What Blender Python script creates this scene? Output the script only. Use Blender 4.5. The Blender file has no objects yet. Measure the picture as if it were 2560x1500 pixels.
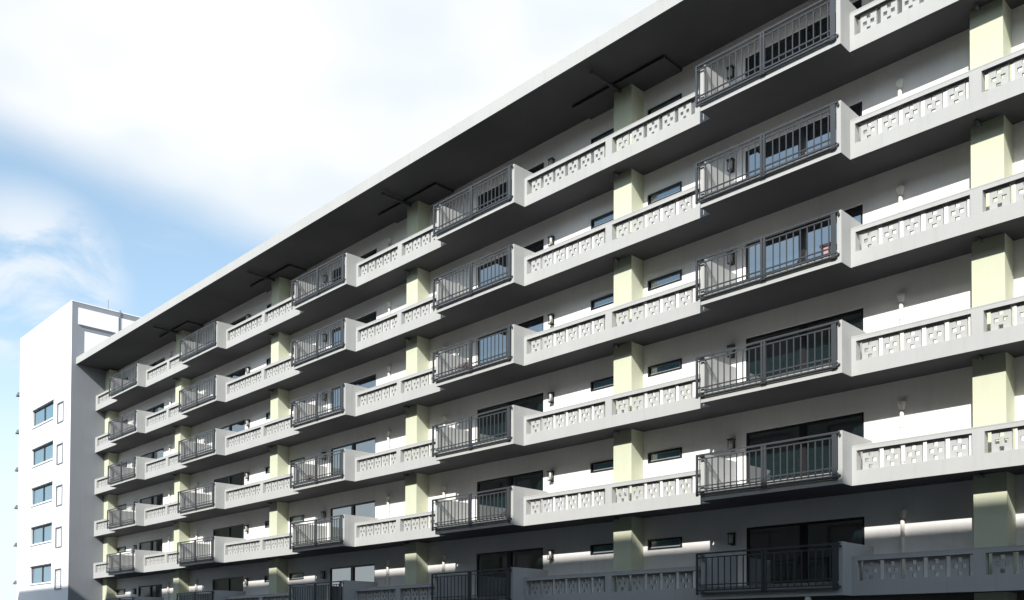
import bpy, bmesh, math, random
from mathutils import Matrix, Vector
random.seed(7)
S = bpy.context.scene
COL = S.collection

# ------------------------------------------------------------------ camera
cam_d = bpy.data.cameras.new("camera"); cam = bpy.data.objects.new("camera", cam_d); COL.objects.link(cam)
CAM_R = [[0.699198, 0.714921, 0.003354], [0.013644, -0.018034, 0.999744], [0.714798, -0.698973, -0.022364]]
CAM_LOC = (0.3902, -23.1000, -1.1731)
m = Matrix(CAM_R).transposed().to_4x4(); m.translation = Vector(CAM_LOC); cam.matrix_world = m
cam_d.sensor_width = 36; cam_d.lens = 31.9631; cam_d.shift_y = 0.31136
cam_d.clip_start = 0.1; cam_d.clip_end = 6000
S.camera = cam

# ------------------------------------------------------------------ light
SUN = Vector((0.305, -0.76, 0.572)).normalized()      # towards the sun
EL = math.asin(SUN.z); ROT = math.atan2(SUN.x, SUN.y)
W = bpy.data.worlds.new("World"); S.world = W; W.use_nodes = True
nt = W.node_tree; N = nt.nodes; L = nt.links; N.clear()
def nn(t, **kw):
    n = N.new(t)
    for k, v in kw.items(): setattr(n, k, v)
    return n
def vmath(op, a, b=None):
    n = nn('ShaderNodeVectorMath', operation=op); L.new(a, n.inputs[0])
    if b is not None: n.inputs[1].default_value = b
    return n
def fmath(op, a, b=None, c=None, clamp=False):
    n = nn('ShaderNodeMath', operation=op, use_clamp=clamp)
    for i, x in enumerate((a, b, c)):
        if x is None: continue
        if isinstance(x, (int, float)): n.inputs[i].default_value = x
        else: L.new(x, n.inputs[i])
    return n.outputs[0]
def ramp(x, a, b, mode='SMOOTHSTEP'):
    n = nn('ShaderNodeMapRange', interpolation_type=mode); L.new(x, n.inputs[0])
    n.inputs[1].default_value = a; n.inputs[2].default_value = b
    return n.outputs[0]
def cmix(f, a, b):
    n = nn('ShaderNodeMix', data_type='RGBA')
    if isinstance(f, (int, float)): n.inputs[0].default_value = f
    else: L.new(f, n.inputs[0])
    for i, x in ((6, a), (7, b)):
        if isinstance(x, tuple): n.inputs[i].default_value = x + (1,)
        else: L.new(x, n.inputs[i])
    return n.outputs[2]
tc = nn('ShaderNodeTexCoord'); D = tc.outputs['Generated']
sky = nn('ShaderNodeTexSky', sky_type='NISHITA', sun_disc=False)
sky.sun_elevation = EL; sky.sun_rotation = ROT; sky.air_density = 1.0; sky.dust_density = 0.6; sky.ozone_density = 1.5
STR = 0.15
# nishita tinted a little paler, as the thin high veil in the photograph does
skyc = vmath('MULTIPLY', sky.outputs[0], (1.05, 1.04, 0.92)).outputs[0]
veil = tuple(c / STR for c in (0.25, 0.33, 0.40))
blue = nn('ShaderNodeMix', data_type='RGBA', blend_type='ADD'); blue.inputs[0].default_value = 1
L.new(skyc, blue.inputs[6]); blue.inputs[7].default_value = tuple(0.55 * c for c in veil) + (1,)
sep = nn('ShaderNodeSeparateXYZ'); L.new(D, sep.inputs[0])
# cloud bank: everything above one great slanting edge
dot = vmath('DOT_PRODUCT', D, (0.4509, 0.0229, 0.8923)).outputs['Value']
def noise(scale, detail, rough, vec, dist=0.0):
    n = nn('ShaderNodeTexNoise'); n.inputs['Scale'].default_value = scale; n.inputs['Detail'].default_value = detail
    n.inputs['Roughness'].default_value = rough; n.inputs['Distortion'].default_value = dist
    L.new(vec, n.inputs['Vector']); return n.outputs[0]
st = vmath('MULTIPLY', D, (1.0, 1.0, 2.2)).outputs[0]
n1 = noise(3.0, 6, 0.55, st, 0.4)
n2 = noise(7.0, 8, 0.6, st, 0.6)
n4 = noise(3.6, 3.5, 0.5, st, 0.2)
edge = fmath('ADD', dot, fmath('MULTIPLY', fmath('SUBTRACT', n1, 0.5), 0.05))
bank = ramp(edge, -0.03, 0.035)
holes = ramp(n4, 0.46, 0.70)
# broken cloud elsewhere (below the bank's edge): small puffs
n3 = noise(5.0, 7, 0.55, vmath('ADD', st, (3.1, 1.7, 0.4)).outputs[0], 0.3)
near = vmath('DOT_PRODUCT', D, (-0.9060, 0.2630, 0.3310)).outputs['Value']
puff = fmath('MULTIPLY', ramp(near, 0.9950, 0.9993), ramp(n2, 0.34, 0.56))
scat = fmath('MULTIPLY', ramp(n3, 0.62, 0.82), 0.22)
low = fmath('MAXIMUM', fmath('MULTIPLY', puff, 0.75), scat)
cl = fmath('MAXIMUM', bank, low, clamp=True)
# the unseen sky towards the sun has its cloud thinned to dim ambient light
side = vmath('DOT_PRODUCT', D, (-0.55, 0.83, 0.0)).outputs['Value']
broken = fmath('MULTIPLY', ramp(n3, 0.54, 0.72), 0.35)
cl = fmath('ADD', fmath('MULTIPLY', cl, ramp(side, -0.35, 0.25)), fmath('MULTIPLY', broken, fmath('SUBTRACT', 1.0, ramp(side, -0.35, 0.25))), clamp=True)
ccol = cmix(fmath('MULTIPLY', holes, 0.9), tuple(c / STR for c in (0.835, 0.85, 0.865)), tuple(c / STR for c in (0.70, 0.765, 0.82)))
hz = ramp(sep.outputs[2], 0.33, 0.08)
base = cmix(fmath('MULTIPLY', hz, 0.92), blue.outputs[2], tuple(c / STR for c in (0.74, 0.83, 0.885)))
fin = cmix(cl, base, ccol)
bg = nn('ShaderNodeBackground'); bg.inputs[1].default_value = STR; L.new(fin, bg.inputs[0])
out = nn('ShaderNodeOutputWorld'); L.new(bg.outputs[0], out.inputs[0])

sd = bpy.data.lights.new("sun", 'SUN'); sd.energy = 5.0; sd.angle = math.radians(0.53); sd.color = (1.0, 0.965, 0.91)
so = bpy.data.objects.new("sun", sd); COL.objects.link(so)
so.rotation_euler = (-SUN).to_track_quat('-Z', 'Y').to_euler(); so.location = (0, -40, 60)

S.view_settings.view_transform = 'Standard'; S.view_settings.look = 'None'
S.view_settings.exposure = 0.28; S.view_settings.gamma = 1.0; S.view_settings.use_curve_mapping = False
S.render.engine = 'CYCLES'

# ------------------------------------------------------------------ materials
def mat(name, col, rough=0.7, metal=0.0, ior=1.45, var=0.05, vscale=0.7, streak=0.0, grain=0.0, bump=0.0, bscale=60.0, spec=None):
    M = bpy.data.materials.new(name); M.use_nodes = True
    t = M.node_tree; n = t.nodes; l = t.links
    b = n['Principled BSDF']; b.inputs['Roughness'].default_value = rough; b.inputs['Metallic'].default_value = metal
    b.inputs['IOR'].default_value = ior
    if spec is not None: b.inputs['Specular IOR Level'].default_value = spec
    geo = n.new('ShaderNodeNewGeometry')
    def nz(scale, detail, sx=1, sy=1, sz=1, off=0.0):
        mp = n.new('ShaderNodeMapping'); mp.inputs['Scale'].default_value = (sx, sy, sz); mp.inputs['Location'].default_value = (off, off, off)
        l.new(geo.outputs['Position'], mp.inputs[0])
        q = n.new('ShaderNodeTexNoise'); q.inputs['Scale'].default_value = scale; q.inputs['Detail'].default_value = detail
        q.inputs['Roughness'].default_value = 0.6
        l.new(mp.outputs[0], q.inputs[0]); return q.outputs[0]
    def rng(x, a, b2, c, d):
        r = n.new('ShaderNodeMapRange'); l.new(x, r.inputs[0])
        for i, v in enumerate((a, b2, c, d)): r.inputs[i + 1].default_value = v
        return r.outputs[0]
    def mul(x, y):
        q = n.new('ShaderNodeMath'); q.operation = 'MULTIPLY'; l.new(x, q.inputs[0]); l.new(y, q.inputs[1]); return q.outputs[0]
    f = rng(nz(vscale, 5), 0.3, 0.7, 1 - var, 1 + var)
    if streak: f = mul(f, rng(nz(1.0, 4, 6.0, 6.0, 0.35, 3.0), 0.52, 0.78, 1.0, 1 - streak))
    if grain: f = mul(f, rng(nz(35.0, 3), 0.3, 0.7, 1 - grain, 1 + grain))
    mx = n.new('ShaderNodeVectorMath'); mx.operation = 'SCALE'; mx.inputs[0].default_value = col
    l.new(f, mx.inputs['Scale']); l.new(mx.outputs[0], b.inputs['Base Color'])
    if bump:
        bp = n.new('ShaderNodeBump'); bp.inputs['Strength'].default_value = bump; bp.inputs['Distance'].default_value = 0.01
        l.new(nz(bscale, 3), bp.inputs['Height']); l.new(bp.outputs[0], b.inputs['Normal'])
    return M
M_WALL = mat('white_wall_paint', (0.84, 0.825, 0.81), 0.8, var=0.03, streak=0.07, grain=0.02, bump=0.25)
M_FASC = mat('pale_concrete_paint', (0.44, 0.445, 0.435), 0.75, var=0.04, streak=0.09, grain=0.03, bump=0.3)
M_SOFF = mat('charcoal_soffit_paint_and_shade', (0.058, 0.057, 0.064), 0.85, var=0.12, vscale=0.5, grain=0.04)  # soffit paint; also stands in for shade under the parapet openings
M_PIER = mat('pale_green_paint', (0.57, 0.595, 0.445), 0.75, var=0.03, streak=0.06, grain=0.02, bump=0.25)
M_RAIL = mat('weathered_aluminium', (0.07, 0.076, 0.083), 0.42, metal=0.3, var=0.08)
M_FRAME = mat('dark_bronze_frame', (0.018, 0.018, 0.02), 0.35, var=0.05)
M_SASH = mat('silver_sash', (0.42, 0.46, 0.46), 0.35, metal=0.5, var=0.05)
M_GLASS = mat('tinted_reflective_glass', (0.010, 0.022, 0.026), 0.03, ior=3.8, var=0.1)
M_GLASS2 = mat('tower_window_glass', (0.07, 0.17, 0.24), 0.03, ior=3.0, var=0.1)
M_PIPE = mat('off_white_plastic_pipe', (0.74, 0.72, 0.66), 0.45, var=0.03, streak=0.08)
M_LAMP = mat('dark_lamp_casing', (0.03, 0.03, 0.03), 0.4, var=0.05)
M_GLOBE = mat('milky_lamp_glass', (0.55, 0.54, 0.50), 0.25, var=0.03)
M_TWHITE = mat('bright_white_tower_paint', (0.82, 0.83, 0.85), 0.75, var=0.02, streak=0.04, grain=0.015, bump=0.15)
M_TGREY = mat('grey_tower_paint', (0.23, 0.245, 0.27), 0.75, var=0.05, vscale=0.3, streak=0.08, grain=0.03, bump=0.2)
M_DARKM = mat('galvanised_metal', (0.22, 0.23, 0.24), 0.5, metal=0.6)
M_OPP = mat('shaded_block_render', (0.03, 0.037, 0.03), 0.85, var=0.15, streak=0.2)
M_ASPH = mat('asphalt', (0.05, 0.05, 0.052), 0.9, var=0.2, grain=0.1, bump=0.5, bscale=90)
M_PAVE = mat('paving_concrete', (0.24, 0.235, 0.225), 0.85, var=0.1, grain=0.05)
M_KERB = mat('kerb_concrete', (0.32, 0.32, 0.31), 0.8, var=0.1)
M_LINE = mat('road_marking_paint', (0.7, 0.7, 0.68), 0.7, var=0.1)
M_BROWN = mat('brown_ground_storey_render', (0.17, 0.15, 0.13), 0.8, var=0.08, streak=0.1)
M_RED = mat('red_leaves', (0.22, 0.05, 0.045), 0.6, var=0.3, vscale=8)
M_POT = mat('dark_plant_pot', (0.05, 0.03, 0.03), 0.6)
M_PINK = mat('dusty_pink_plastic', (0.46, 0.30, 0.29), 0.55, var=0.06)
M_TILE = mat('pale_floor_screed', (0.74, 0.73, 0.70), 0.8, var=0.04)

# ------------------------------------------------------------------ mesh helpers
class MB:
    def __init__(s): s.v = []; s.f = []; s.m = []; s.mats = []
    def mi(s, M):
        if M not in s.mats: s.mats.append(M)
        return s.mats.index(M)
    def quad(s, pts, M):
        i = len(s.v); s.v += pts; s.f.append(tuple(range(i, i + len(pts)))); s.m.append(s.mi(M)); return s
    def box(s, x0, x1, y0, y1, z0, z1, M, bottom=None, top=None):
        a = len(s.v)
        s.v += [(x0,y0,z0),(x1,y0,z0),(x1,y1,z0),(x0,y1,z0),(x0,y0,z1),(x1,y0,z1),(x1,y1,z1),(x0,y1,z1)]
        k = s.mi(M); kb = s.mi(bottom) if bottom else k; kt = s.mi(top) if top else k
        for f, q in (((0,3,2,1), kb), ((4,5,6,7), kt), ((0,1,5,4), k), ((1,2,6,5), k), ((2,3,7,6), k), ((3,0,4,7), k)):
            s.f.append(tuple(a + i for i in f)); s.m.append(q)
        return s
    def cyl(s, p, q, r, M, n=10, r2=None):
        p = Vector(p); q = Vector(q); d = (q - p).normalized(); r2 = r if r2 is None else r2
        u = d.orthogonal().normalized(); w = d.cross(u); a = len(s.v); k = s.mi(M)
        for c, rr in ((p, r), (q, r2)):
            for i in range(n):
                t = 2 * math.pi * i / n; s.v.append(tuple(c + (u * math.cos(t) + w * math.sin(t)) * rr))
        for i in range(n):
            j = (i + 1) % n; s.f.append((a+i, a+j, a+n+j, a+n+i)); s.m.append(k)
        s.f.append(tuple(a + i for i in range(n - 1, -1, -1))); s.m.append(k)
        s.f.append(tuple(a + n + i for i in range(n))); s.m.append(k)
        return s
    def grid(s, xs, zs, holes, y0, y1, M, under=None):
        """wall slab in the xz plane, front face at y0, back at y1, with rectangular holes (x0,x1,z0,z1) and reveals"""
        xs = sorted(set([round(x, 4) for x in xs] + [round(h, 4) for H in holes for h in H[:2]]))
        zs = sorted(set([round(z, 4) for z in zs] + [round(h, 4) for H in holes for h in H[2:]]))
        def solid(i, j):
            if i < 0 or j < 0 or i >= len(xs) - 1 or j >= len(zs) - 1: return False
            cx = (xs[i] + xs[i+1]) / 2; cz = (zs[j] + zs[j+1]) / 2
            return not any(H[0] < cx < H[1] and H[2] < cz < H[3] for H in holes)
        for i in range(len(xs) - 1):
            for j in range(len(zs) - 1):
                if not solid(i, j): continue
                a, b, c, d = xs[i], xs[i+1], zs[j], zs[j+1]
                s.quad([(a,y0,c),(b,y0,c),(b,y0,d),(a,y0,d)], M); s.quad([(b,y1,c),(a,y1,c),(a,y1,d),(b,y1,d)], M)
                if not solid(i-1, j): s.quad([(a,y1,c),(a,y0,c),(a,y0,d),(a,y1,d)], M)
                if not solid(i+1, j): s.quad([(b,y0,c),(b,y1,c),(b,y1,d),(b,y0,d)], M)
                if not solid(i, j-1): s.quad([(a,y0,c),(a,y1,c),(b,y1,c),(b,y0,c)], under or M)
                if not solid(i, j+1): s.quad([(a,y0,d),(b,y0,d),(b,y1,d),(a,y1,d)], M)
        return s
    def mesh(s, name, smooth=False):
        me = bpy.data.meshes.new(name); me.from_pydata(s.v, [], s.f)
        for M in s.mats: me.materials.append(M)
        me.polygons.foreach_set('material_index', s.m)
        if smooth: me.polygons.foreach_set('use_smooth', [True] * len(s.f))
        me.update(); return me
WP = {}
def put(name, me, parent=None, loc=(0, 0, 0), **props):
    """link one mesh object at a world location under its parent"""
    o = bpy.data.objects.new(name, me); COL.objects.link(o); loc = Vector(loc)
    if parent is not None: o.parent = parent; o.location = loc - WP[parent]
    else: o.location = loc
    WP[o] = loc
    for k, v in props.items(): o[k] = v
    return o
def empty(name, loc, label, cat, group=None):
    o = bpy.data.objects.new(name, None); COL.objects.link(o); o.location = loc; WP[o] = Vector(loc)
    o['label'] = label; o['category'] = cat
    if group: o['group'] = group
    return o

# ------------------------------------------------------------------ dimensions (metres)
H = 2.9; GZ = -2.78
XE = -64.48; XR = 8.0
DB, DP, DW = 0.52, 0.628, 1.28
PITCH = 11.385; PX0 = -7.63; PW = 0.76
ZR, RF, DR = 17.47, 0.46, 1.33
DRM = 8.5                                   # building depth behind the wall
FL = 0.14                                   # slab thickness
piers = [PX0 - i * PITCH for i in range(-1, 6)]           # index 0 is one bay to the right of the frame
piers[-1] = XE + 0.01
def bay(i):
    """bay i lies left of pier i; A-type even, B-type odd (mirrored)"""
    s = -11.4 * 2 * (i // 2)
    if i % 2 == 0: return dict(bump=(-14.78 + s, -10.43 + s), door=(-14.37 + s, -10.68 + s), lamp=-14.81 + s, win=(-18.07 + s, -16.70 + s), pipe=-9.61 + s)
    return dict(bump=(-27.0 + s, -22.66 + s), door=(-26.60 + s, -22.91 + s), lamp=-22.43 + s, win=(-20.58 + s, -19.21 + s), pipe=-28.55 + s)
bays = {i: bay(i) for i in range(-1, 5)}

# ------------------------------------------------------------------ setting: ground
put('ground', MB().quad([(-2500,-2500,GZ),(2500,-2500,GZ),(2500,2500,GZ),(-2500,2500,GZ)], M_ASPH).mesh('ground'), kind='structure')
put('road', MB().quad([(-400,-17,GZ+0.004),(400,-17,GZ+0.004),(400,-7,GZ+0.004),(-400,-7,GZ+0.004)], M_ASPH).mesh('road'), kind='structure')
pv = MB().box(-120, 60, -5.0, DW, GZ, GZ + 0.12, M_PAVE).box(-120, 60, -5.2, -5.0, GZ, GZ + 0.13, M_KERB)
put('pavement', pv.mesh('pavement'), kind='structure')
ml = MB()
for i in range(-30, 30): ml.quad([(i*6.0,-12.07,GZ+0.008),(i*6.0+3,-12.07,GZ+0.008),(i*6.0+3,-11.93,GZ+0.008),(i*6.0,-11.93,GZ+0.008)], M_LINE)
put('road_marking', ml.mesh('road_marking'), kind='structure')

# ------------------------------------------------------------------ the apartment building
B = empty('apartment_building', (-28.0, DW, GZ), 'long white apartment block with grey balconies, pierced parapets and pale green piers', 'building')

# roof
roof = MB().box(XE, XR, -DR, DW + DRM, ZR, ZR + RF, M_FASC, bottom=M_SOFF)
roof_o = put('roof', roof.mesh('roof'), B)
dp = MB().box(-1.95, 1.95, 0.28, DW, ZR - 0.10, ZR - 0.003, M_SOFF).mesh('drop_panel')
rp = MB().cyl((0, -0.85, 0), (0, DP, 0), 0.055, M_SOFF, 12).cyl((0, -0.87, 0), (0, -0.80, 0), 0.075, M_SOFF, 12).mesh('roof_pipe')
for p in piers[1:-1]:
    put('drop_panel', dp, roof_o, (p + PW / 2, 0, 0))
    put('roof_pipe', rp, roof_o, (p + 0.28, 0, ZR - 0.165))

# back body of the building so that nothing is paper thin
body = MB().box(XE, XR, DW + 0.30, DW + DRM, GZ, ZR - 0.002, M_WALL)
put('body', body.mesh('body'), B)

# shared meshes
def door_meshes():
    w = 3.69; z0, z1 = 0.16, 2.24; f = 0.07
    fr = MB().grid([0, w], [z0, z1], [(f, w/2 - 0.10, z0 + f, z1 - f), (w/2 + 0.10, w - f, z0 + f, z1 - f)], 0.03, 0.12, M_FRAME)
    pn = MB().box(f + 0.001, w/2 - 0.101, 0.07, 0.085, z0 + f + 0.001, z1 - f - 0.001, M_GLASS)
    pn2 = MB().box(w/2 + 0.101, w - f - 0.001, 0.085, 0.10, z0 + f + 0.001, z1 - f - 0.001, M_GLASS)
    hd = MB().box(w/2 - 0.16, w/2 - 0.12, 0.055, 0.069, 1.0, 1.25, M_FRAME)
    return fr.mesh('door_frame'), pn.mesh('pane'), pn2.mesh('pane'), hd.mesh('handle')
DFR, DP1, DP2, DHD = door_meshes()
def window_meshes():
    w = 1.37; z0, z1 = 1.81, 2.15; f = 0.055
    fr = MB().grid([0, w], [z0, z1], [(f, w - f, z0 + f * 0.8, z1 - f)], -0.02, 0.14, M_FRAME)
    sh = MB().grid([f + 0.05, w - f - 0.05], [z0 + 0.05, z1 - f], [(f + 0.07, w - f - 0.07, z0 + 0.09, z1 - f - 0.012)], 0.04, 0.07, M_SASH)
    sh.box(f + 0.05, w - f - 0.05, 0.005, 0.04, z0 + 0.046, z0 + 0.062, M_SASH)
    sh.box(f + 0.001, f + 0.05, 0.045, 0.07, z0 + 0.05, z1 - f - 0.001, M_FRAME).box(w - f - 0.05, w - f - 0.001, 0.045, 0.07, z0 + 0.05, z1 - f - 0.001, M_FRAME)
    pn = MB().box(f + 0.07, w - f - 0.07, 0.052, 0.06, z0 + 0.09, z1 - f - 0.012, M_GLASS2)
    return fr.mesh('window_frame'), sh.mesh('sash'), pn.mesh('pane')
WFR, WSH, WPN = window_meshes()
lamp_back = MB().box(-0.07, 0.07, -0.03, 0, -0.19, 0.19, M_LAMP).box(-0.11, 0.11, -0.19, -0.03, 0.15, 0.185, M_LAMP).box(-0.095, -0.08, -0.16, -0.145, -0.14, 0.15, M_LAMP).box(0.08, 0.095, -0.16, -0.145, -0.14, 0.15, M_LAMP).box(-0.10, 0.10, -0.17, -0.03, -0.165, -0.14, M_LAMP).mesh('wall_lamp')
lamp_globe = MB().cyl((0, -0.095, -0.138), (0, -0.095, 0.148), 0.055, M_GLOBE, 14, 0.07).mesh('lamp_glass', True)
pipe_me = MB().cyl((0, -0.065, FL + 0.005), (0, -0.065, 2.10), 0.055, M_PIPE, 14).mesh('drainpipe', True)
hop_me = MB().cyl((0, -0.065, 2.08), (0, -0.065, 2.22), 0.056, M_PIPE, 14, 0.095).cyl((0, -0.065, 2.22), (0, -0.065, 2.30), 0.10, M_PIPE, 14, 0.10).mesh('hopper')
clip_me = MB().cyl((0, -0.065, 0), (0, -0.065, 0.035), 0.066, M_PIPE, 14).box(-0.03, 0.03, -0.03, 0, 0.0, 0.035, M_PIPE).mesh('pipe_clip')
spout_me = MB().cyl((0, 0.42, -0.05), (0, DP, -0.05), 0.042, M_DARKM, 12).cyl((0, 0.38, -0.075), (0, 0.43, -0.05), 0.046, M_DARKM, 12).mesh('overflow_spout')

# railing pieces (bump-local x: 0 = left slab edge, 4.345 = right slab edge)
BW = 4.345; RY = -DB - 0.06
def bar(x0, x1, z0, z1, y0=-0.02, y1=0.02): return MB().box(x0, x1, RY + y0, RY + y1, z0, z1, M_RAIL)
top_me = bar(-0.12, BW - 0.05, 1.32, 1.365, -0.03, 0.03).mesh('handrail')
sec_me = bar(-0.06, BW - 0.26, 1.205, 1.235).mesh('upper_rail')
low_me = bar(-0.06, BW - 0.26, 0.41, 0.44).mesh('lower_rail')
bot_me = bar(-0.12, BW - 0.09, 0.245, 0.285, -0.03, 0.03).mesh('bottom_rail')
bot2_me = bar(-0.10, BW - 0.09, 0.165, 0.20, -0.03, 0.025).mesh('bottom_rail')
post_me = MB().box(-0.03, 0.03, RY - 0.03, RY + 0.03, 0.14, 1.319, M_RAIL).mesh('post')
wide_me = MB().box(-0.065, 0.065, RY - 0.022, RY + 0.022, 0.14, 1.319, M_RAIL).mesh('post')
bal_me = MB().box(-0.014, 0.014, RY - 0.012, RY + 0.012, 0.286, 1.204, M_RAIL).mesh('baluster')
# return of the railing round the left corner, and wall brackets on the right
ret_me = MB().box(-0.12, -0.08, RY + 0.03, -0.005, 1.32, 1.365, M_RAIL).box(-0.12, -0.08, RY + 0.03, -0.005, 0.245, 0.285, M_RAIL)
for yy in (-0.42, -0.28, -0.14): ret_me.box(-0.112, -0.088, yy - 0.012, yy + 0.012, 0.285, 1.32, M_RAIL)
ret_me = ret_me.mesh('return_rail')
brk_me = MB().box(BW - 0.075, BW - 0.035, RY, -DB - 0.001, 1.25, 1.30, M_RAIL).mesh('wall_bracket')
brk2_me = MB().box(BW - 0.085, BW - 0.045, RY, -DB - 0.003, 0.205, 0.244, M_RAIL).mesh('wall_bracket')
kerb_me = MB().box(0.121, BW - 0.121, -DB + 0.03, -DB + 0.12, FL, 0.365, M_FASC).mesh('upstand_kerb')
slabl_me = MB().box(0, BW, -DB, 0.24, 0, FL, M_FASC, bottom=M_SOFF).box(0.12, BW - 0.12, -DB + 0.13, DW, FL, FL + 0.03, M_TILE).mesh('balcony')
side_me = MB().box(0, 0.12, -DB - 0.002, DW, FL, 1.39, M_FASC)
side_me.box(0, 0.12, -DB - 0.002, -DB + 0.0, 0.0, FL, M_FASC)
side_me = side_me.mesh('side_wall')
bx = [0.22 + 0.2045 * j for j in range(9)] + [2.20 + 0.203 * j for j in range(1, 10)]
def all_bal():
    mb = MB()
    for x in bx: mb.box(x - 0.014, x + 0.014, RY - 0.012, RY + 0.012, 0.286, 1.204, M_RAIL)
    return mb.mesh('balusters')
BAL_ALL = all_bal()

# pierced concrete blocks, one mesh per width
blk_cache = {}
def block(w, h):
    key = (round(w, 3), round(h, 3))
    if key not in blk_cache:
        q = 0.106; hs = []
        for fx, fz in ((0.5, 0.79), (0.27, 0.48), (0.73, 0.48), (0.5, 0.15)):
            hs.append((w*fx - q/2, w*fx + q/2, h*fz - q/2, h*fz + q/2))
        blk_cache[key] = MB().grid([0, w], [0, h], hs, 0.10, 0.17, M_FASC).mesh('pierced_block')
    return blk_cache[key]
segs = []   # parapet segments between bumps: (x0, x1, [openings (x0,x1,n)])
for i in range(0, 5):
    p = piers[i + 1]; c = p + PW / 2
    right = bays[i - 1]['bump'][0]; left = bays[i]['bump'][1]
    ra = 5 if i % 2 == 0 else 6; la = 5 if i % 2 == 0 else 6
    segs.append((left, right, [(left + 0.13, c - 0.19 if i % 2 == 0 else c - 0.22, la), (c + 0.09 if i % 2 == 0 else c + 0.06, right, ra)], i))
segs.append((XE, bays[4]['bump'][0], [(XE + 0.35, bays[4]['bump'][0], 6)], 5))
segs.append((bays[-1]['bump'][1], XR, [(0.5, 3.2, 5), (3.6, 7.8, 6)], -1))
OZ0, OZ1, PT = 0.39, 0.915, 1.02
seg_me = {}
for x0, x1, ops, i in segs:
    mb = MB().grid([0, x1 - x0], [0, PT], [(a - x0, b - x0 if b < x1 else b - x0 - 0.0, OZ0, OZ1) for a, b, n in ops], 0.0, 0.24, M_FASC, M_SOFF)  # undersides of the openings coloured dark, shade put into the colour
    # weathered coping, proud of the face
    mb.box(0.0, x1 - x0, -0.005, 0.250, PT, PT + 0.03, M_FASC)
    seg_me[i] = mb.mesh('parapet')

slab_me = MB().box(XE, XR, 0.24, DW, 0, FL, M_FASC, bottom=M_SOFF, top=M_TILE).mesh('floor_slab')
def wall_mesh(h, wins=True):
    hs = []
    for i in range(-1, 5):
        b = bays[i]; hs.append((b['door'][0], b['door'][1], 0.16, 2.24)); hs.append((b['win'][0], b['win'][1], 1.81, 2.15))
    hs = [q for q in hs if q[0] > XE + 0.8]
    return MB().grid([XE, XR], [0.0, h], hs, DW, DW + 0.29, M_WALL).mesh('wall')
W_STD = wall_mesh(H); W_TOP = wall_mesh(ZR - 5 * H - 0.002)
PIER_STD = MB().box(0, PW, DP, DW - 0.001, FL, H - 0.001, M_PIER).mesh('pier')
PIER_TOP = MB().box(0, PW, DP, DW - 0.001, FL, ZR - 5 * H - 0.101, M_PIER).mesh('pier')

nblk = 0; nbal = 0
for k in range(6):
    z = k * H
    put('floor_slab', slab_me, B, (0, 0, z))
    wl = put('wall', W_TOP if k == 5 else W_STD, B, (0, 0, z))
    for p in piers:
        pr = put('pier', PIER_TOP if k == 5 else PIER_STD, B, (p, 0, z))
        if k < 5 and p > XE + 2: put('overflow_spout', spout_me, pr, (p + 0.22, 0, z + H))
    for x0, x1, ops, i in segs:
        pp = put('parapet', seg_me[i], B, (x0, 0, z))
        far = []
        for a, b, n in ops:
            gap = 0.12 if n == 5 else 0.14
            w = (b - a - (n + 1) * gap) / n
            if i in (0, 1, 2, 3):
                for j in range(n):
                    put('pierced_block', block(w, OZ1 - OZ0 - 0.002), pp, (a + gap + j * (w + gap) + random.uniform(-0.004, 0.004), random.uniform(-0.006, 0.006), z + OZ0 + 0.001)); nblk += 1
            else: far.append((a - x0, gap, w, n))
        if far:
            key = ('far', i)
            if key not in blk_cache:
                mb = MB()
                for a, gap, w, n in far:
                    src = block(w, OZ1 - OZ0 - 0.002); 
                    for j in range(n):
                        dx = a + gap + j * (w + gap); o = len(mb.v)
                        mb.v += [(v.co.x + dx, v.co.y, v.co.z) for v in src.vertices]
                        for f in src.polygons: mb.f.append(tuple(o + q for q in f.vertices)); mb.m.append(mb.mi(M_FASC))
                blk_cache[key] = mb.mesh('pierced_blocks')
            put('pierced_blocks', blk_cache[key], pp, (x0, 0, z + OZ0 + 0.001), kind='stuff')
    for i in range(-1, 5):
        b = bays[i]; X0, X1 = b['bump']
        bal = put('balcony', slabl_me, B, (X0, 0, z))
        for dx in (0.0, BW - 0.12): put('side_wall', side_me, bal, (X0 + dx, 0, z))
        for nm, me in (('handrail', top_me), ('upper_rail', sec_me), ('lower_rail', low_me), ('bottom_rail', bot_me), ('bottom_rail', bot2_me), ('return_rail', ret_me), ('wall_bracket', brk_me), ('wall_bracket', brk2_me), ('upstand_kerb', kerb_me)):
            put(nm, me, bal, (X0, 0, z))
        for dx in (-0.09, 2.05, 2.14): put('post', post_me, bal, (X0 + dx, 0, z))
        put('post', wide_me, bal, (X0 + BW - 0.19, 0, z))
        if i in (0, 1):
            for x in bx: put('baluster', bal_me, bal, (X0 + x, 0, z)); nbal += 1
        else: put('balusters', BAL_ALL, bal, (X0, 0, z), kind='stuff')
        d = put('sliding_door', DFR, B, (b['door'][0], DW, z)); put('pane', DP1, d, (b['door'][0], DW, z)); put('pane', DP2, d, (b['door'][0], DW, z)); put('handle', DHD, d, (b['door'][0], DW, z))
        if b['win'][0] > XE + 0.8:
            w = put('window', WFR, B, (b['win'][0], DW, z)); put('sash', WSH, w, (b['win'][0], DW, z)); put('pane', WPN, w, (b['win'][0], DW, z))
        lp = put('wall_lamp', lamp_back, B, (b['lamp'], DW, z + 1.92)); put('lamp_glass', lamp_globe, lp, (b['lamp'], DW, z + 1.92))
        dpp = put('drainpipe', pipe_me, B, (b['pipe'], DW, z)); put('hopper', hop_me, dpp, (b['pipe'], DW, z))
        for zz in (0.7, 1.6): put('pipe_clip', clip_me, dpp, (b['pipe'], DW, z + zz))
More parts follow.
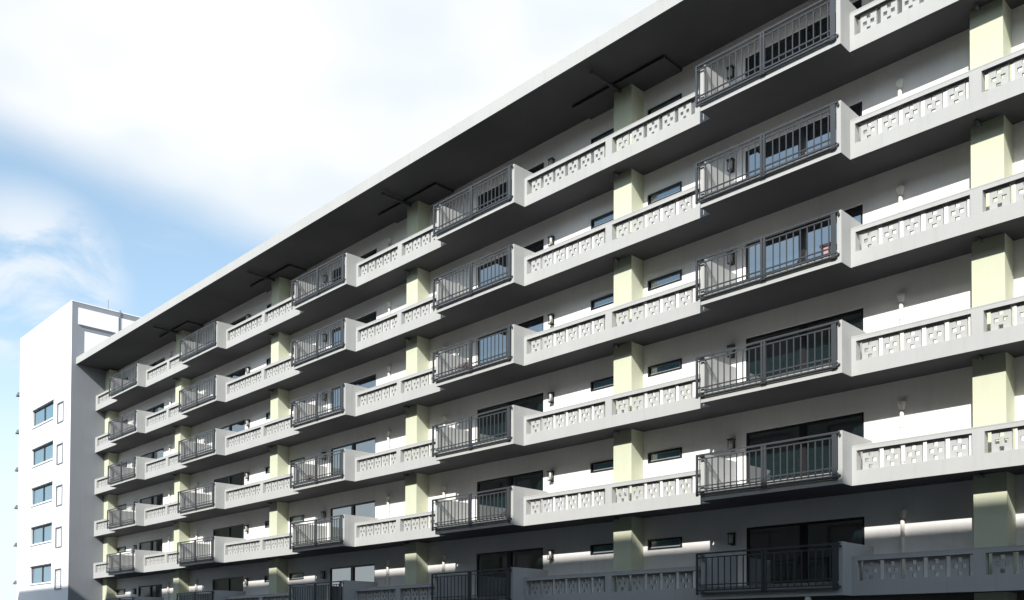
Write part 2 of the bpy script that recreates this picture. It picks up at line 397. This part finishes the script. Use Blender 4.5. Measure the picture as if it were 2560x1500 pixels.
# small window beside the last pier
for k in range(6):
    z = k * H; w = put('window', WFR, B, (XE + 0.95, DW - 0.02, z)); put('sash', WSH, w, (XE + 0.95, DW - 0.02, z)); put('pane', WPN, w, (XE + 0.95, DW - 0.02, z))
# ground storey
gw = MB().grid([XE, XR], [GZ, -0.002], [(b['door'][0], b['door'][1], GZ + 0.1, -0.7) for b in bays.values() if b['door'][0] > XE], DW, DW + 0.29, M_BROWN)
put('ground_storey_wall', gw.mesh('ground_storey_wall'), B)
for i, b in bays.items():
    d = put('shopfront_pane', MB().box(0, 3.69, 0.10, 0.12, GZ + 0.1, -0.7, M_GLASS).mesh('shopfront_pane'), B, (b['door'][0], DW, 0))
gp = MB().box(0, PW, DP, DW - 0.001, GZ, -0.002, M_PIER).mesh('pier')
for p in piers: put('pier', gp, B, (p, 0, 0))
put('downpipe', MB().cyl((0, 0, GZ), (0, 0, -0.03), 0.07, M_PIPE, 16).cyl((0, 0, -0.10), (0, 0, -0.004), 0.085, M_PIPE, 16).mesh('downpipe', False), B, (-11.46, -0.42, 0))

# ------------------------------------------------------------------ stair tower at the far end
TY = -1.62; TX0 = -75.77; TZ = 21.75; TD = 9.0
T = empty('stair_tower', ((TX0 + XE) / 2, 4.0, GZ), 'tall white tower with grey flank joined to the far end of the long block', 'tower')
wh = [(-72.55, -67.97, 15.62 - 1.28 - k * H, 15.62 - k * H) for k in range(6)] + [(-67.13, -65.87, 13.77 - k * H, 15.21 - k * H) for k in range(6)]
fr = MB().grid([TX0, XE - 0.06], [GZ, TZ], wh, TY, TY + 0.30, M_TWHITE)
put('front_wall', fr.mesh('front_wall'), T)
put('core', MB().box(TX0, XE - 0.06, TY + 0.30, TD, GZ, TZ - 0.002, M_TWHITE).mesh('core'), T)
fl = MB()
y = [TY, TD]; 
# grey flank, thickness 6 cm, plain plate (holes for the two rows of pale panels)
hs = [(-1.22, 1.44, 20.24, 21.38), (1.62, 6.5, 20.6, 21.38), (-0.83, 6.5, 18.0, 19.9)]
g = MB().grid([TY, TD], [GZ, TZ], hs, 0, 0.06, M_TGREY)
fl.mats = g.mats; fl.f = g.f; fl.m = g.m; fl.v = [(XE - yy, xx, zz) for xx, yy, zz in g.v]
put('grey_flank', fl.mesh('grey_flank'), T)
for a, b, c, d in hs[:2]: put('white_panel', MB().box(XE - 0.055, XE + (0.10 if c < 20.5 else 0.03), a + 0.004, b - 0.004, c + 0.004, d - 0.004, M_TWHITE).mesh('white_panel'), T)
a = -0.83
for w in (1.0, 0.68, 1.6, 1.6, 1.6):
    put('pale_panel', MB().box(XE - 0.055, XE - 0.02, a + 0.01, a + w - 0.01, 18.01, 19.89, M_TWHITE).mesh('pale_panel'), T); a += w
tp = MB().box(TX0 - 0.02, XE + 0.02, TY - 0.02, TD, TZ, TZ + 0.06, M_TWHITE); put('coping', tp.mesh('coping'), T)
put('lightning_rod', MB().cyl((XE - 0.4, 0.9, TZ + 0.05), (XE - 0.4, 0.9, TZ + 0.85), 0.02, M_DARKM, 8).cyl((XE - 0.4, 0.9, TZ + 0.05), (XE - 0.4, 0.9, TZ + 0.22), 0.05, M_DARKM, 8).mesh('lightning_rod'), T)
put('flank_pipe', MB().cyl((XE + 0.06, 1.55, 20.3), (XE + 0.06, 1.55, 21.9), 0.04, M_DARKM, 8).mesh('flank_pipe'), T)
twf = MB().grid([0, 4.58], [0, 1.28], [(0.07, 2.2, 0.09, 1.2), (2.38, 4.51, 0.09, 1.2)], 0.12, 0.2, M_FRAME)
twf.box(0.0, 4.58, 0.08, 0.119, 1.19, 1.279, M_FRAME)
twf = twf.mesh('window')
twp = [MB().box(0.071, 2.199, 0.15, 0.17, 0.091, 1.199, M_GLASS2).mesh('pane'), MB().box(2.381, 4.509, 0.16, 0.18, 0.091, 1.199, M_GLASS2).mesh('pane')]
sill = MB().box(-0.08, 4.66, -0.07, 0.119, -0.06, 0.04, M_TWHITE).mesh('sill')
head = MB().box(-0.05, 4.62, -0.03, 0.075, 1.281, 1.33, M_DARKM).mesh('head_trim')
slf = MB().grid([0, 1.26], [0, 1.44], [(0.07, 1.19, 0.07, 1.37)], -0.05, 0.12, M_TGREY).mesh('louvre_frame')
sl = MB().box(0.05, 1.21, -0.028, 0.0, 0.045, 0.135, M_TWHITE).mesh('louvre_slat')
slb = MB().box(0.061, 1.199, 0.09, 0.12, 0.061, 1.379, M_TGREY)
for k in range(6):
    z = 15.62 - 1.28 - k * H
    w = put('window', twf, T, (-72.55, TY, z))
    for q in twp: put('pane', q, w, (-72.55, TY, z))
    put('sill', sill, w, (-72.55, TY, z)); put('head_trim', head, w, (-72.55, TY, z))
    z = 13.77 - k * H
    w = put('louvre_frame', slf, T, (-67.13, TY, z))
    mb = MB()
    for j in range(11): mb.v += []; 
    for j in range(11): mb.box(0.062, 1.198, 0.03, 0.075, 0.08 + j * 0.118, 0.165 + j * 0.118, M_TWHITE)
    put('louvre_slats', mb.mesh('louvre_slats'), w, (-67.13, TY, z))
hood = MB()
hood.v = [(0,0,0),(0,0.7,0),(-0.55,0.7,0),(-0.55,0,0),(0,0,0.26),(0,0.7,0.26),(-0.55,0.7,0.05),(-0.55,0,0.05)]
hood.f = [(0,1,2,3),(4,7,6,5),(0,3,7,4),(1,5,6,2),(3,2,6,7),(0,4,5,1)]; hood.m = [0]*6; hood.mats = [M_DARKM]; hood = hood.mesh('vent_hood')
for k in range(6): put('vent_hood', hood, T, (TX0 - 0.001, TY - 0.12, 17.42 - k * H))

# ------------------------------------------------------------------ the block across the street (behind the camera): casts the shade and shows in the panes
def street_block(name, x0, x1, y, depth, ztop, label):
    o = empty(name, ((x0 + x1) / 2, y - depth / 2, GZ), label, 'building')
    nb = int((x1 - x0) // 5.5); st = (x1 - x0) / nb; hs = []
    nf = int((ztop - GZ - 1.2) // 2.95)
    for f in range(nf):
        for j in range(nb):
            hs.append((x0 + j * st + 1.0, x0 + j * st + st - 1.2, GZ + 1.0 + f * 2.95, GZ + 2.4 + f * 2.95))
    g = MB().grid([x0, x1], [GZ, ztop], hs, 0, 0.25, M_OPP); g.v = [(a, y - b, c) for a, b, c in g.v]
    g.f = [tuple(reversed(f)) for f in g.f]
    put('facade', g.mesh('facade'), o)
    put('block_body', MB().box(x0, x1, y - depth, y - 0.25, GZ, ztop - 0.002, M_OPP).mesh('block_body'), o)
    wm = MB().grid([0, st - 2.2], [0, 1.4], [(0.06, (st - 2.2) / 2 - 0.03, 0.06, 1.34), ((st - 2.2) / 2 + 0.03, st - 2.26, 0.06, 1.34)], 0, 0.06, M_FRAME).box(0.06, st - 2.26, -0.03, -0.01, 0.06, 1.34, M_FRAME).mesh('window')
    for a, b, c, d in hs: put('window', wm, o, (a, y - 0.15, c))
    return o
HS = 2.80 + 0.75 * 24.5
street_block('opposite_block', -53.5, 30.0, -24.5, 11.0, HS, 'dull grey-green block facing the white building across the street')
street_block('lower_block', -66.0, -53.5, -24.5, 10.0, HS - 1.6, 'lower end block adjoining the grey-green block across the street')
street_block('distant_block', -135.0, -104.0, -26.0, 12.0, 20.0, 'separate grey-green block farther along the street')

# ------------------------------------------------------------------ things standing on the balconies
def plant(x, k, label, s=1.0):
    z = k * H + FL + 0.03; o = empty('potted_plant', (x, -0.25, z), label, 'plant', 'red potted plants on balconies')
    put('pot', MB().cyl((0, 0, 0), (0, 0, 0.22), 0.12, M_POT, 14, 0.16).mesh('pot'), o, (x, -0.25, z))
    mb = MB(); rnd = random.Random(k * 7 + 3)
    for i in range(170):
        a = rnd.uniform(0, 6.28); r = rnd.uniform(0, 0.34) * s; h = 0.18 + rnd.uniform(0, 0.36) * s * (1.1 - r)
        c = Vector((r * math.cos(a) * 1.3, r * math.sin(a) * 0.7, h)); d = Vector((math.cos(a), math.sin(a), rnd.uniform(-0.3, 0.9))).normalized() * 0.06
        e = d.cross(Vector((rnd.random(), rnd.random(), 1))).normalized() * 0.022
        mb.quad([tuple(c - d), tuple(c + e), tuple(c + d), tuple(c - e)], M_RED)
    put('foliage', mb.mesh('foliage'), o, (x, -0.25, z), kind='stuff')
plant(-25.7, 3, 'low dark red potted plant behind the railing of the middle balcony column', 1.0)
plant(-36.6, 2, 'smaller dark red potted plant on a balcony farther to the left', 0.9)
zb = 3 * H + FL + 0.03
bx_ = empty('laundry_basket', (-10.98, -0.1, zb), 'dusty pink basket with dark lid in the corner of an upper right balcony', 'basket')
put('basket_body', MB().box(-0.16, 0.16, -0.15, 0.15, 0, 0.50, M_PINK).mesh('basket_body'), bx_, (-10.98, -0.1, zb))
put('lid', MB().box(-0.19, 0.19, -0.18, 0.18, 0.502, 0.57, M_POT).mesh('lid'), bx_, (-10.98, -0.1, zb))
put('handle', MB().box(-0.21, -0.161, -0.05, 0.05, 0.33, 0.40, M_POT).mesh('handle'), bx_, (-10.98, -0.1, zb))
print('blocks', nblk, 'balusters', nbal, 'objects', len(bpy.data.objects))
